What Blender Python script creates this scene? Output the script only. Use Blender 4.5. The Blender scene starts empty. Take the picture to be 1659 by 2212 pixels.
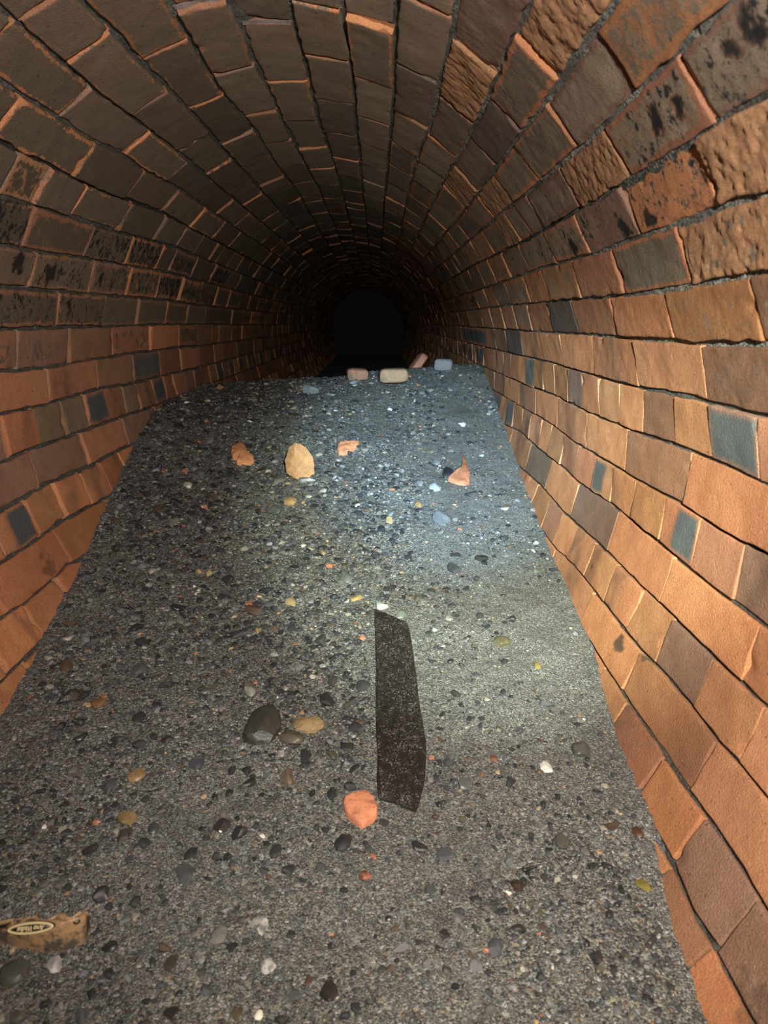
import bpy, math, random
import numpy as np
from mathutils import Matrix, Vector

random.seed(7)
rng = np.random.default_rng(11)
SC = bpy.context.scene
COL = SC.collection
W_, H_, F_ = 1659.0, 2212.0, 1534.0

# ---------------------------------------------------------------- camera
AX = np.array([(813.9 - W_/2)/F_, (H_/2 - 692.3)/F_, 1.0]); AX /= np.linalg.norm(AX)      # tunnel axis seen by the camera
RX = np.array([1.0, 0, 0]); RX -= AX*(RX@AX); RX /= np.linalg.norm(RX)
UX = np.cross(AX, RX); UX *= np.sign(UX[1])
def cw(v): return Vector((float(v@RX), float(v@AX), float(v@UX)))     # camera axes (right, up, forward) -> tunnel axes (x right, y along, z up)
cam = bpy.data.cameras.new('camera'); camo = bpy.data.objects.new('camera', cam); COL.objects.link(camo)
r_, u_, f_ = cw(np.array([1., 0, 0])), cw(np.array([0, 1., 0])), cw(np.array([0, 0, 1.]))
camo.matrix_world = Matrix(((r_.x, u_.x, -f_.x, 0), (r_.y, u_.y, -f_.y, 0), (r_.z, u_.z, -f_.z, 0), (0, 0, 0, 1)))
cam.sensor_fit = 'HORIZONTAL'; cam.sensor_width = 36.0; cam.lens = F_/W_*36.0
cam.clip_start = 0.01; cam.clip_end = 100
cam.dof.use_dof = True; cam.dof.focus_distance = 1.45; cam.dof.aperture_fstop = 11.0
SC.camera = camo

# ---------------------------------------------------------------- world, lamps, exposure
wd = bpy.data.worlds.new('dark_air'); SC.world = wd; wd.use_nodes = True
wd.node_tree.nodes['Background'].inputs[0].default_value = (0.0019, 0.0020, 0.0023, 1)
wd.node_tree.nodes['Background'].inputs[1].default_value = 1.0
SC.view_settings.view_transform = 'Standard'; SC.view_settings.look = 'None'
SC.view_settings.exposure = 0.0; SC.view_settings.gamma = 1.0; SC.view_settings.use_curve_mapping = False

def spot(name, loc, target, power, cone, blend, color, radius):
    l = bpy.data.lights.new(name, 'SPOT'); l.energy = power; l.spot_size = math.radians(cone); l.spot_blend = blend
    l.color = color; l.shadow_soft_size = radius
    o = bpy.data.objects.new(name, l); COL.objects.link(o); o.location = loc
    o.rotation_euler = (Vector(target) - Vector(loc)).to_track_quat('-Z', 'Y').to_euler()
    return o
HEAD = (0.10, -0.10, 0.155)
#LIGHTS
spot('headlamp_flood', HEAD, (0.30, 1.1, 0.14), 106, 150, 1.0, (1.0, 0.96, 0.93), 0.012)
spot('headlamp_spill', HEAD, (0.34, 0.60, -0.52), 25, 90, 1.0, (1.0, 0.88, 0.62), 0.012)
spot('headlamp_ring', HEAD, (0.22, 1.68, -0.47), 280, 39, 0.8, (0.86, 1.0, 0.86), 0.012)
spot('headlamp_beam', HEAD, (0.20, 2.15, -0.38), 560, 26, 0.9, (0.40, 0.70, 1.0), 0.012)
#ENDLIGHTS

# ---------------------------------------------------------------- helpers
def h01(i, j, k, s=0):
    n = (i.astype(np.int64)*374761393 + j.astype(np.int64)*668265263 + k.astype(np.int64)*2147483647 + s*974634777) & 0xffffffff
    n = ((n ^ (n >> 13))*1274126177) & 0xffffffff
    n = n ^ (n >> 16)
    return (n & 0xffffff)/float(0xffffff)
def noise3(P, sc, s=0):
    q = P*sc; f = np.floor(q); t = q - f; t = t*t*(3 - 2*t); f = f.astype(np.int64)
    o = np.zeros(len(P))
    for a in (0, 1):
        for b in (0, 1):
            for c in (0, 1):
                w = (t[:, 0] if a else 1-t[:, 0])*(t[:, 1] if b else 1-t[:, 1])*(t[:, 2] if c else 1-t[:, 2])
                o += w*h01(f[:, 0]+a, f[:, 1]+b, f[:, 2]+c, s)
    return o*2 - 1
def fbm(P, sc, s=0, n=3): return sum(noise3(P, sc*2.1**i, s+i)*0.55**i for i in range(n))

def mesh_from(name, V, Fs, mats, attrs=None, midx=None, smooth=True):
    me = bpy.data.meshes.new(name)
    V = np.asarray(V, dtype=np.float32)
    if isinstance(Fs, np.ndarray):
        nf, k = Fs.shape
        me.vertices.add(len(V)); me.vertices.foreach_set('co', V.ravel())
        me.loops.add(nf*k); me.loops.foreach_set('vertex_index', Fs.astype(np.int32).ravel())
        me.polygons.add(nf); me.polygons.foreach_set('loop_start', np.arange(0, nf*k, k, dtype=np.int32))
        me.update(calc_edges=True); me.validate()
    else:
        me.from_pydata([tuple(map(float, v)) for v in V], [], Fs)
    for m in mats: me.materials.append(m)
    if midx is not None: me.polygons.foreach_set('material_index', np.asarray(midx, dtype=np.int32))
    me.polygons.foreach_set('use_smooth', np.full(len(me.polygons), smooth))
    for an, av in (attrs or {}).items():
        av = np.asarray(av, dtype=np.float32)
        if av.ndim == 2:
            a = me.attributes.new(an, 'FLOAT_COLOR', 'POINT')
            a.data.foreach_set('color', np.concatenate([av, np.ones((len(av), 1), np.float32)], 1).ravel())
        else:
            a = me.attributes.new(an, 'FLOAT', 'POINT'); a.data.foreach_set('value', av)
    me.update()
    return me
def link(name, me, parent=None, loc=None, rot=None):
    o = bpy.data.objects.new(name, me); COL.objects.link(o)
    if loc is not None: o.location = loc
    if rot is not None: o.rotation_euler = rot
    if parent: o.parent = parent
    return o
def tag(o, label, cat, group=None):
    o['label'] = label; o['category'] = cat
    if group: o['group'] = group
    return o

class NT:
    def __init__(s, name):
        s.m = bpy.data.materials.new(name); s.m.use_nodes = True; s.t = s.m.node_tree; s.b = s.t.nodes['Principled BSDF']
        s.geo = None
    def n(s, typ, **kw):
        x = s.t.nodes.new(typ)
        for k, v in kw.items(): setattr(x, k, v)
        return x
    def l(s, a, b): s.t.links.new(a, b)
    def co(s, obj=True):
        x = s.n('ShaderNodeTexCoord'); return x.outputs['Object']
    def attr(s, name, fac=False):
        x = s.n('ShaderNodeAttribute'); x.attribute_name = name; return x.outputs['Fac' if fac else 'Color']
    def noise(s, vec, sc, det=4, rough=0.6, out='Fac'):
        x = s.n('ShaderNodeTexNoise'); x.inputs['Scale'].default_value = sc; x.inputs['Detail'].default_value = det
        x.inputs['Roughness'].default_value = rough; s.l(vec, x.inputs['Vector']); return x.outputs[out]
    def math(s, op, a, b=0.0, c=0.0, clamp=False):
        x = s.n('ShaderNodeMath', operation=op, use_clamp=clamp)
        for i, v in enumerate((a, b, c)):
            if isinstance(v, (int, float)): x.inputs[i].default_value = v
            else: s.l(v, x.inputs[i])
        return x.outputs[0]
    def mix(s, f, a, b, mode='MIX'):
        x = s.n('ShaderNodeMix', data_type='RGBA', blend_type=mode)
        for sock, v in ((x.inputs[0], f), (x.inputs[6], a), (x.inputs[7], b)):
            if isinstance(v, (int, float)): sock.default_value = v
            elif isinstance(v, tuple): sock.default_value = (*v, 1)
            else: s.l(v, sock)
        return x.outputs[2]
    def ramp(s, f, stops, interp='LINEAR'):
        x = s.n('ShaderNodeValToRGB'); e = x.color_ramp.elements; x.color_ramp.interpolation = interp
        while len(e) < len(stops): e.new(0.5)
        for i, (p, c) in enumerate(stops): e[i].position = p; e[i].color = (*c, 1)
        s.l(f, x.inputs[0]); return x.outputs[0]
    def step(s, f, a, b):
        x = s.n('ShaderNodeMapRange', interpolation_type='SMOOTHSTEP')
        x.inputs[1].default_value = a; x.inputs[2].default_value = b; s.l(f, x.inputs[0]); return x.outputs[0]
    def bump(s, h, strength, dist, prev=None):
        x = s.n('ShaderNodeBump'); x.inputs['Strength'].default_value = strength; x.inputs['Distance'].default_value = dist
        s.l(h, x.inputs['Height'])
        if prev is not None: s.l(prev, x.inputs['Normal'])
        return x.outputs[0]
    def out(s, col=None, rough=0.6, normal=None, spec=0.5):
        for key, v in (('Base Color', col), ('Roughness', rough), ('Normal', normal), ('Specular IOR Level', spec)):
            if v is None: continue
            if isinstance(v, (int, float)): s.b.inputs[key].default_value = v
            elif isinstance(v, tuple): s.b.inputs[key].default_value = (*v, 1)
            else: s.l(v, s.b.inputs[key])
        return s.m

# ---------------------------------------------------------------- materials
def brick_material():
    t = NT('sooty_brick'); c = t.co()
    base = t.attr('base'); film = t.attr('film', True); soot = t.attr('soot', True); edge = t.attr('edge', True)
    n1 = t.noise(c, 38, 6, 0.65); n2 = t.noise(c, 95, 6, 0.7); n3 = t.noise(c, 420, 3, 0.6); n4 = t.noise(c, 14, 3, 0.5)
    # clay: mottled
    cl = t.mix(t.math('MULTIPLY', t.step(n1, 0.35, 0.75), 0.45), base, t.mix(1.0, base, (1.25, 1.45, 1.5), 'MULTIPLY'))
    cl = t.mix(t.math('MULTIPLY', t.step(n4, 0.45, 0.7), 0.35), cl, t.mix(1.0, base, (0.62, 0.55, 0.55), 'MULTIPLY'))
    cl = t.mix(t.math('MULTIPLY', t.step(n3, 0.56, 0.74), 0.5), cl, t.mix(1.0, base, (1.5, 1.6, 1.7), 'MULTIPLY'))
    pit = t.step(t.noise(c, 170, 2, 0.5), 0.70, 0.76)
    cl = t.mix(t.math('MULTIPLY', t.step(t.noise(c, 700, 2, 0.5), 0.6, 0.72), 0.55), cl, t.mix(1.0, base, (0.45, 0.42, 0.42), 'MULTIPLY'))
    cl = t.mix(t.math('MULTIPLY', pit, 0.75), cl, (0.03, 0.018, 0.012))
    # brown film, worn off near edges and in patches
    m = t.math('ADD', t.math('MULTIPLY_ADD', film, 1.5, -1.0), t.math('MULTIPLY_ADD', n1, 1.5, -0.45))
    m = t.math('ADD', m, t.math('MULTIPLY_ADD', n2, 1.3, -0.62))
    m = t.math('ADD', m, t.math('MULTIPLY_ADD', edge, 0.9, -0.75))
    m = t.math('MULTIPLY', t.step(m, 0.0, 0.22), t.math('MINIMUM', t.math('MULTIPLY', film, 3.0), 1.0))
    fcol = t.mix(t.noise(c, 24, 4, 0.6), (0.185, 0.136, 0.088), (0.310, 0.230, 0.155))
    fcol = t.mix(t.math('MULTIPLY', t.step(n2, 0.55, 0.75), 0.7), fcol, (0.105, 0.072, 0.046))
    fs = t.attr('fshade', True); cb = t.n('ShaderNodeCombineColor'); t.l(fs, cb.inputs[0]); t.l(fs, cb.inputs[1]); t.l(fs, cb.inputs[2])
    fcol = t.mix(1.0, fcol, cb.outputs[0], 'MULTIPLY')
    cl = t.mix(m, cl, fcol)
    # black soot patches
    s = t.math('ADD', t.math('MULTIPLY_ADD', soot, 1.0, -0.95), t.math('MULTIPLY_ADD', n2, 0.9, 0.0))
    s = t.math('ADD', s, t.math('MULTIPLY_ADD', n1, 0.8, -0.4))
    s = t.math('MULTIPLY', t.step(s, 0.22, 0.34), t.math('MINIMUM', t.math('MULTIPLY', soot, 4.0), 1.0))
    s = t.math('MULTIPLY', s, t.step(edge, 0.15, 0.7))
    spots = t.math('MULTIPLY', t.step(t.noise(c, 120, 3, 0.6), 0.66, 0.70), t.math('MINIMUM', t.math('ADD', film, soot), 1.0))
    cl = t.mix(t.math('MAXIMUM', s, t.math('MULTIPLY', spots, 0.8)), cl, (0.020, 0.019, 0.018))
    n5 = t.noise(c, 900, 2, 0.5)
    rgh = t.attr('rough', True)
    b1 = t.bump(n3, 1.0, 0.0034); b1 = t.bump(n5, 0.8, 0.0014, b1)
    rock = t.math('ABSOLUTE', t.math('SUBTRACT', t.noise(c, 70, 9, 0.72), 0.5))
    b2 = t.bump(t.math('MULTIPLY', rock, t.math('MULTIPLY_ADD', rgh, 1.0, 0.12)), 0.9, 0.016, b1)
    rg = t.math('MULTIPLY_ADD', n3, 0.6, 0.36)
    return t.out(cl, rg, b2, 0.22)
def mortar_material():
    t = NT('lime_mortar'); c = t.co()
    n1 = t.noise(c, 60, 5, 0.65); n2 = t.noise(c, 260, 4, 0.7); pale = t.attr('pale', True)
    col = t.ramp(n1, [(0.3, (0.026, 0.026, 0.022)), (0.55, (0.082, 0.082, 0.068)), (0.75, (0.15, 0.145, 0.12))])
    col = t.mix(t.math('MULTIPLY', pale, t.step(n2, 0.44, 0.6)), col, (0.40, 0.385, 0.32))
    return t.out(col, 0.55, t.bump(n2, 1.0, 0.007), 0.3)
def sand_material():
    t = NT('wet_grit'); c = t.co(); silt = t.attr('silt', True)
    def cells(sc):
        x = t.n('ShaderNodeTexVoronoi'); x.inputs['Scale'].default_value = sc; t.l(c, x.inputs['Vector'])
        s = t.n('ShaderNodeSeparateColor'); t.l(x.outputs['Color'], s.inputs[0]); return x.outputs['Distance'], s.outputs[0], s.outputs[1]
    pal = [(0.0, (0.014, 0.015, 0.016)), (0.16, (0.045, 0.048, 0.050)), (0.36, (0.09, 0.094, 0.093)), (0.52, (0.20, 0.20, 0.187)), (0.68, (0.36, 0.345, 0.295)),
           (0.82, (0.13, 0.14, 0.135)), (0.88, (0.36, 0.30, 0.17)), (0.92, (0.30, 0.15, 0.08)), (0.94, (0.60, 0.59, 0.55)), (0.975, (0.06, 0.055, 0.05))]
    d1, a1, _ = cells(260); d2, a2, b2 = cells(560); d3, a3, _ = cells(1150)
    k1 = t.ramp(a1, pal, 'CONSTANT'); k2 = t.ramp(a2, pal, 'CONSTANT'); k3 = t.ramp(a3, pal, 'CONSTANT')
    big = t.math('MULTIPLY', t.step(t.noise(c, 60, 3), 0.42, 0.58), t.math('SUBTRACT', 1.0, silt))
    col = t.mix(b2, k3, k2); col = t.mix(t.math('MULTIPLY', big, 0.75), col, k1)
    col = t.mix(t.math('MULTIPLY', silt, 0.22), col, (0.19, 0.188, 0.176))
    col = t.mix(t.math('MULTIPLY', t.step(t.noise(c, 9, 4), 0.5, 0.7), 0.45), col, t.mix(1.0, col, (0.42, 0.43, 0.45), 'MULTIPLY'))
    col = t.mix(1.0, col, (0.78, 0.82, 0.83), 'MULTIPLY')
    h = t.math('ADD', t.math('MULTIPLY', d1, t.math('MULTIPLY', big, -1.0)), t.math('MULTIPLY', d2, -0.7))
    n = t.bump(h, 0.8, 0.0035); n = t.bump(d3, 0.5, 0.001, n)
    return t.out(col, t.math('MULTIPLY_ADD', b2, 0.4, 0.30), n, 0.5)
def stone_material(name='wet_stone', rough=0.36, spec=0.38, mott=0.6, mud=False):
    t = NT(name); c = t.co(); base = t.attr('base')
    n1 = t.noise(c, 70, 5, 0.65); n2 = t.noise(c, 330, 3, 0.6)
    cl = t.mix(t.math('MULTIPLY', t.step(n1, 0.35, 0.7), mott), base, t.mix(1.0, base, (1.7, 1.65, 1.55), 'MULTIPLY'))
    cl = t.mix(t.math('MULTIPLY', t.step(n2, 0.55, 0.7), mott), cl, t.mix(1.0, base, (0.45, 0.45, 0.45), 'MULTIPLY'))
    if mud:
        mu = t.attr('mud', True); q = t.math('ADD', t.math('MULTIPLY_ADD', t.noise(c, 130, 6, 0.7), 1.6, -0.8), t.math('MULTIPLY_ADD', mu, 1.2, -0.62))
        cl = t.mix(t.step(q, -0.05, 0.06), cl, (0.10, 0.095, 0.08)); cl = t.mix(t.math('MULTIPLY', t.step(t.noise(c, 420, 2), 0.64, 0.68), 0.8), cl, (0.03, 0.025, 0.022))
    return t.out(cl, t.math('MULTIPLY_ADD', n1, 0.3, rough - 0.12), t.bump(n2, 0.35, 0.0015), spec)
M_BRICK = brick_material(); M_MORTAR = mortar_material(); M_SAND = sand_material()
M_STONE = stone_material(); M_FRAG = stone_material('broken_brick', 0.72, 0.2, 0.3, True); M_GLOSS = stone_material('glossy_stone', 0.16, 0.8, 0.3)

# ---------------------------------------------------------------- tunnel geometry
CXT, CZT, RT, PH, D2, P2, CH = -0.12404, -0.17509, 0.58059, 3.78522, -0.07146, 0.25684, 0.0755
L={0:[(0,1475),(46,1430),(76,1400),(122,1349)],
 1:[(0,1336),(48,1306),(114,1250),(147,1217),(177,1207)],
 2:[(0,1217),(56,1184),(91,1159),(142,1121),(203,1089),(248,1065)],
 3:[(0,1106),(51,1077),(96,1049),(195,1006),(261,970),(299,955)],
 4:[(0,1001),(63,970),(142,943),(203,922),(271,897),(324,881),(354,869)],
 5:[(0,894),(106,872),(210,840),(286,829),(367,808),(420,796)],
 6:[(0,802),(101,796),(203,777),(278,764),(380,750),(420,748)],
 7:[(0,713),(116,707),(228,706),(354,701),(420,700)],
 8:[(0,620),(111,627),(228,637),(304,644),(360,649),(420,658)],
 9:[(84,545),(177,556),(273,574),(362,588),(418,603)],
 10:[(0,425),(71,443),(142,466),(203,486),(253,501),(322,519),(380,534)],
 11:[(0,304),(51,334),(142,375),(197,403),(263,428),(347,458),(395,484)],
 12:[(0,175),(46,208),(116,248),(152,273),(200,306),(261,332),(314,367),(380,405)],
 13:[(51,58),(122,122),(218,205),(268,240),(362,311),(405,347)],
 14:[(177,0),(233,56),(276,106),(316,147),(367,197),(395,225)],
 15:[(360,0),(380,33),(405,76),(438,134),(483,203),(527,253),(554,286),(582,334),(610,372),(646,418)],
 16:[(489,0),(522,58),(544,124),(575,185),(600,235),(618,278),(646,329),(666,365),(686,403)],
 17:[(623,0),(635,56),(656,122),(673,192),(684,253),(704,304),(722,354)],
 18:[(737,0),(747,56),(759,127),(767,210),(772,299),(780,380),(787,443)],
 19:[(854,0),(852,84),(851,182),(843,279),(835,380),(828,456)],
 20:[(987,0),(972,89),(954,157),(942,228),(927,279),(901,342),(878,430),(866,506)],
 21:[(1139,15),(1104,84),(1068,177),(1040,240),(995,324),(965,380),(934,438)],
 22:[(1333,0),(1305,36),(1255,105),(1206,180),(1167,240),(1116,299),(1066,372),(1003,456),(962,504)],
 23:[(1587,0),(1504,75),(1449,133),(1372,202),(1305,271),(1255,318),(1200,362),(1154,405),(1078,463),(1028,506)],
 24:[(1659,205),(1596,238),(1504,299),(1421,354),(1352,396),(1283,437),(1200,481),(1176,496),(1095,540),(1022,572)],
 25:[(1659,415),(1587,434),(1504,468),(1449,490),(1366,517),(1283,548),(1171,579),(1095,605),(1022,631),(965,650)],
 26:[(1659,588),(1544,608),(1455,627),(1341,639),(1240,646),(1171,654),(1106,659),(1030,668),(965,677)],
 27:[(1659,742),(1518,742),(1443,737),(1341,730),(1240,722),(1139,716),(1030,707),(954,702)],
 28:[(1659,899),(1582,882),(1493,859),(1392,841),(1329,824),(1240,798),(1182,781),(1095,761),(1017,742),(954,726)],
 29:[(1659,1051),(1594,1018),(1518,986),(1455,960),(1367,930),(1278,894),(1204,857),(1128,828),(1052,796),(1008,776)],
 30:[(1659,1194),(1615,1176),(1534,1128),(1468,1085),(1382,1041),(1316,1001),(1240,955),(1197,920),(1130,880),(1069,844)],
 31:[(1645,1348),(1544,1272),(1463,1207),(1367,1126),(1311,1081),(1253,1045),(1203,999),(1156,963),(1123,932),(1092,918)],
 32:[(1655,1526),(1539,1417),(1463,1341),(1397,1277),(1316,1196),(1253,1139),(1214,1104),(1167,1048),(1123,1010)],
 33:[(1659,1727),(1600,1653),(1554,1604),(1503,1538),(1435,1455),(1379,1399),(1303,1303),(1240,1222),(1203,1189),(1172,1151)],
 34:[(1659,1974),(1608,1882),(1536,1777),(1475,1694),(1417,1608),(1354,1513),(1293,1417),(1253,1348)],
 35:[(1622,2195),(1550,2057),(1500,1976),(1453,1868),(1412,1794)]}
J={-1:[(56,1445)],
 0:[(135,1272),(70,1337),(8,1430)],
 1:[(138,1182),(5,1307)],
 2:[(191,1065),(132,1086),(73,1121),(4,1178)],
 3:[(273,935),(187,974),(76,1021)],
 4:[(378,832),(358,840),(333,846),(301,859),(272,869),(234,884),(191,896),(142,911),(82,925),(11,946)],
 5:[(389,773),(346,787),(289,797),(211,806),(106,834)],
 6:[(385,724),(244,737),(153,748),(37,751)],
 7:[(359,671),(298,673),(224,668),(125,669)],
 8:[(342,618),(277,608),(197,601),(71,582)],
 9:[(281,534),(191,517),(62,494)],
 10:[(345,497),(271,470),(172,432),(85,435),(24,366)],
 11:[(370,435),(289,399),(182,341),(21,240)],
 12:[(442,409),(299,306),(165,223),(14,38)],
 13:[(520,390),(475,358),(427,299),(325,215),(190,95)],
 14:[(597,384),(557,348),(515,295),(447,224),(358,105)],
 15:[(653,395),(629,357),(601,309),(563,246),(504,153),(443,5)],
 16:[(708,399),(692,365),(677,320),(643,263),(622,178),(575,57)],
 17:[(755,384),(748,344),(734,291),(720,222),(709,124),(710,5)],
 18:[(812,362),(810,318),(806,260),(797,177),(797,49)],
 19:[(858,405),(875,322),(889,258),(905,161),(935,16)],
 20:[(920,405),(936,367),(958,314),(991,237),(1032,125)],
 21:[(1006,384),(1046,330),(1092,251),(1161,124)],
 22:[(1084,403),(1139,353),(1228,288),(1327,129)],
 23:[(1156,456),(1225,401),(1338,342),(1507,199)],
 24:[(1095,576),(1133,562),(1186,530),(1259,506),(1362,463),(1526,382)],
 25:[(1050,640),(1070,640),(1097,630),(1140,629),(1180,616),(1248,612),(1336,589),(1477,577)],
 26:[(1062,685),(1086,686),(1143,687),(1186,685),(1242,682),(1324,684),(1448,688),(1635,669)],
 27:[(1018,725),(1069,732),(1127,742),(1168,748),(1215,753),(1281,768),(1375,786),(1520,806)],
 28:[(1088,784),(1105,787),(1119,793),(1137,800),(1153,804),(1175,810),(1198,819),(1226,833),(1257,843),(1295,858),(1337,873),(1389,888),(1455,911),(1536,932),(1639,968)],
 29:[(1068,824),(1090,834),(1122,850),(1157,868),(1203,895),(1266,930),(1354,973),(1482,1038)],
 30:[(1107,900),(1127,909),(1144,922),(1164,939),(1187,950),(1213,972),(1244,999),(1282,1022),(1324,1043),(1371,1080),(1432,1124),(1502,1176),(1594,1234)],
 31:[(1111,944),(1141,988),(1183,1027),(1240,1084),(1322,1148),(1441,1252),(1625,1408)],
 32:[(1157,1071),(1177,1113),(1204,1141),(1241,1169),(1276,1207),(1322,1257),(1375,1314),(1441,1380),(1521,1474),(1634,1579)],
 33:[(1200,1206),(1265,1314),(1368,1446),(1521,1651)],
 34:[(1301,1465),(1344,1548),(1407,1676),(1492,1809),(1597,1994)],
 35:[(1442,1904),(1533,2076)]}

def ray(p):
    d = np.array([(p[0] - W_/2)/F_, (H_/2 - p[1])/F_, 1.0])
    return d@RX, d@UX, d@AX
def oval(k):
    phi = PH - k*CH/RT; rr = RT*(1 + D2*math.cos(2*(phi - P2)))
    return CXT + rr*math.cos(phi), CZT + rr*math.sin(phi)
KMIN, KMAX = -3, 38
DELTA = {}
for k, pts in L.items():
    X, Z = oval(k); n = math.hypot(X, Z); th = math.atan2(Z, X); ys = []; ds = []
    for p in pts:
        x, z, y = ray(p); rad = math.hypot(x/y, z/y)
        d = (math.atan2(z, x) - th + math.pi) % (2*math.pi) - math.pi
        ys.append(n/rad); ds.append(d*min(1.0, rad*F_/260.0))
    i = np.argsort(ys); DELTA[k] = (np.array(ys)[i], np.array(ds)[i])
def course_line(k, Y):
    """x, z of the bed joint below brick course k at the distances Y along the tunnel"""
    Y = np.asarray(Y, float); kk = min(max(k, 0), 35); ys, ds = DELTA[kk]
    d = np.interp(Y, ys, ds); far = np.clip((Y - ys[-1])/2.0, 0, 1); d = d*(1 - far)
    X, Z = oval(k); n = math.hypot(X, Z); th = math.atan2(Z, X) + d
    return n*np.cos(th), n*np.sin(th)
def wall_hit(p):
    x, z, y = ray(p); phis = np.linspace(0, 2*np.pi, 4000); rr = RT*(1 + D2*np.cos(2*(phis - P2)))
    X = CXT + rr*np.cos(phis); Z = CZT + rr*np.sin(phis)
    i = np.argmin(np.abs(np.angle((X + 1j*Z)/((x + 1j*z)/y)))); Y = math.hypot(X[i], Z[i])/math.hypot(x/y, z/y)
    return X[i], Y, Z[i]
def joint_y(k, p):
    a, b = oval(k), oval(k+1); n = math.hypot((a[0]+b[0])/2, (a[1]+b[1])/2); x, z, y = ray(p)
    return n/math.hypot(x/y, z/y)
YBACK, YFAR = -1.0, 11.0
def course_joints(k):
    r = random.Random(100 + k)
    js = sorted(joint_y(k, p) for p in J.get(k, []))
    out = []
    if js:
        d = np.diff(js); typ = float(np.median(d)) if len(d) else (0.113 if k % 2 == 0 else 0.232)
        for a, b in zip(js[:-1], js[1:]):
            out.append(a); m = max(1, round((b - a)/typ)) if (b - a) > 1.55*typ else 1
            for i in range(1, m): out.append(a + (b - a)*i/m)
        out.append(js[-1])
    else:
        typ = 0.113 if k % 2 == 0 else 0.232; out = [0.4 + 0.05*(k % 4)]
    def nxt():
        if typ < 0.16: return typ*r.uniform(0.95, 1.06)
        return typ*r.uniform(0.95, 1.05)*(0.5 if r.random() < 0.13 else 1.0)
    while out[-1] < YFAR: out.append(out[-1] + nxt())
    while out[0] > YBACK: out.insert(0, out[0] - nxt())
    return out

# special bricks, found by a point of the photograph that lies on them
BLUE = [(1587, 940), (1302, 1032), (60, 1130), (472, 800), (499, 796), (518, 787), (552, 781), (565, 778), (587, 765), (1017, 757), (1032, 761), (1100, 897), (1470, 1130)]
HALFBLUE = {(1302, 1032), (60, 1130), (1470, 1130)}
ROUGH = [(990, 190), (1200, 130), (1270, 390), (1590, 330), (1450, 420), (1290, 300), (1130, 80), (60, 400), (1240, 470), (1090, 480)]
BLACK = [(1440, 250), (1400, 500), (1600, 130), (1230, 540), (1330, 480), (130, 585), (230, 605), (160, 670), (100, 660), (300, 620), (40, 520)]
PURPLE = [(1060, 290), (880, 200), (1200, 700), (1110, 750)]
OLIVE = [(110, 915), (165, 905), (1190, 1000), (300, 880)]
def find(p):
    x, z, y = ray(p); best = None
    for k in range(KMIN, KMAX):
        a, b = oval(k), oval(k+1); mx, mz = (a[0]+b[0])/2, (a[1]+b[1])/2; n = math.hypot(mx, mz); Y = n/math.hypot(x/y, z/y)
        xa, za = course_line(k, [Y]); xb, zb = course_line(k+1, [Y])
        an = lambda u, w: (math.atan2(z, x) - math.atan2(w, u) + math.pi) % (2*math.pi) - math.pi
        if an(xa[0], za[0]) <= 0 <= an(xb[0], zb[0]): best = (k, Y)
    return best
SPECIAL = {}
for nm, lst in (('rough', ROUGH), ('black', BLACK), ('purple', PURPLE), ('olive', OLIVE), ('blue', BLUE)):
    for p in lst:
        f = find(p)
        if f: SPECIAL.setdefault(f[0], []).append((f[1], nm, p in HALFBLUE))

STAINS = [(np.array(wall_hit(p)), s, i) for p, s, i in (((1340, 1392), 0.017, 0.85), ((1282, 1228), 0.007, 0.9), ((330, 905), 0.035, 0.55), ((298, 1045), 0.010, 0.8), ((1395, 1425), 0.010, 0.7), ((100, 1225), 0.030, 0.5), ((1462, 225), 0.017, 1.0), ((1415, 262), 0.020, 1.0), ((1630, 60), 0.02, 1.0), ((1580, 110), 0.014, 0.95), ((1345, 490), 0.020, 1.0), ((1400, 470), 0.018, 0.95), ((1240, 530), 0.022, 1.0), ((220, 600), 0.02, 0.95), ((110, 590), 0.03, 0.95), ((40, 570), 0.025, 0.95), ((150, 660), 0.02, 0.95), ((1620, 2170), 0.03, 0.45))]
ORANGES = [(0.52, 0.185, 0.062), (0.48, 0.165, 0.058), (0.50, 0.190, 0.072), (0.44, 0.150, 0.055), (0.52, 0.190, 0.064), (0.40, 0.150, 0.062), (0.38, 0.142, 0.046), (0.44, 0.172, 0.060)]
DULLS = [(0.27, 0.125, 0.062), (0.30, 0.122, 0.052), (0.24, 0.115, 0.060), (0.30, 0.135, 0.055)]

class Wall:
    def __init__(s): s.V = []; s.N = []; s.amp = []; s.base = []; s.film = []; s.soot = []; s.edge = []; s.rough = []; s.fsh = []; s.F = []; s.n = 0
    def add(s, V, N, amp, base, film, soot, edge, ns, nt, rough=0.0, fsh=1.0):
        s.V.append(V); s.N.append(N); s.amp.append(amp); s.base.append(base); s.film.append(film); s.soot.append(soot); s.edge.append(edge); s.rough.append(np.full(len(V), rough)); s.fsh.append(np.full(len(V), fsh))
        i = np.arange(ns*nt).reshape(ns, nt) + s.n
        s.F.append(np.stack([i[:-1, :-1], i[1:, :-1], i[1:, 1:], i[:-1, 1:]], -1).reshape(-1, 4)); s.n += ns*nt
def axis_samples(L_, step, r, gap0, gap1):
    n = max(1, int(round((L_ - gap0 - gap1 - 2*r)/step)))
    a, b = gap0, L_ - gap1
    inner = np.linspace(a + r, b - r, n + 1)
    return (np.concatenate([[a, a, a + 0.3*r], inner, [b - 0.3*r, b, b]]),
            np.concatenate([[0.020, 0.6*r, 0.15*r], np.zeros(n + 1), [0.15*r, 0.6*r, 0.020]]))
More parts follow.
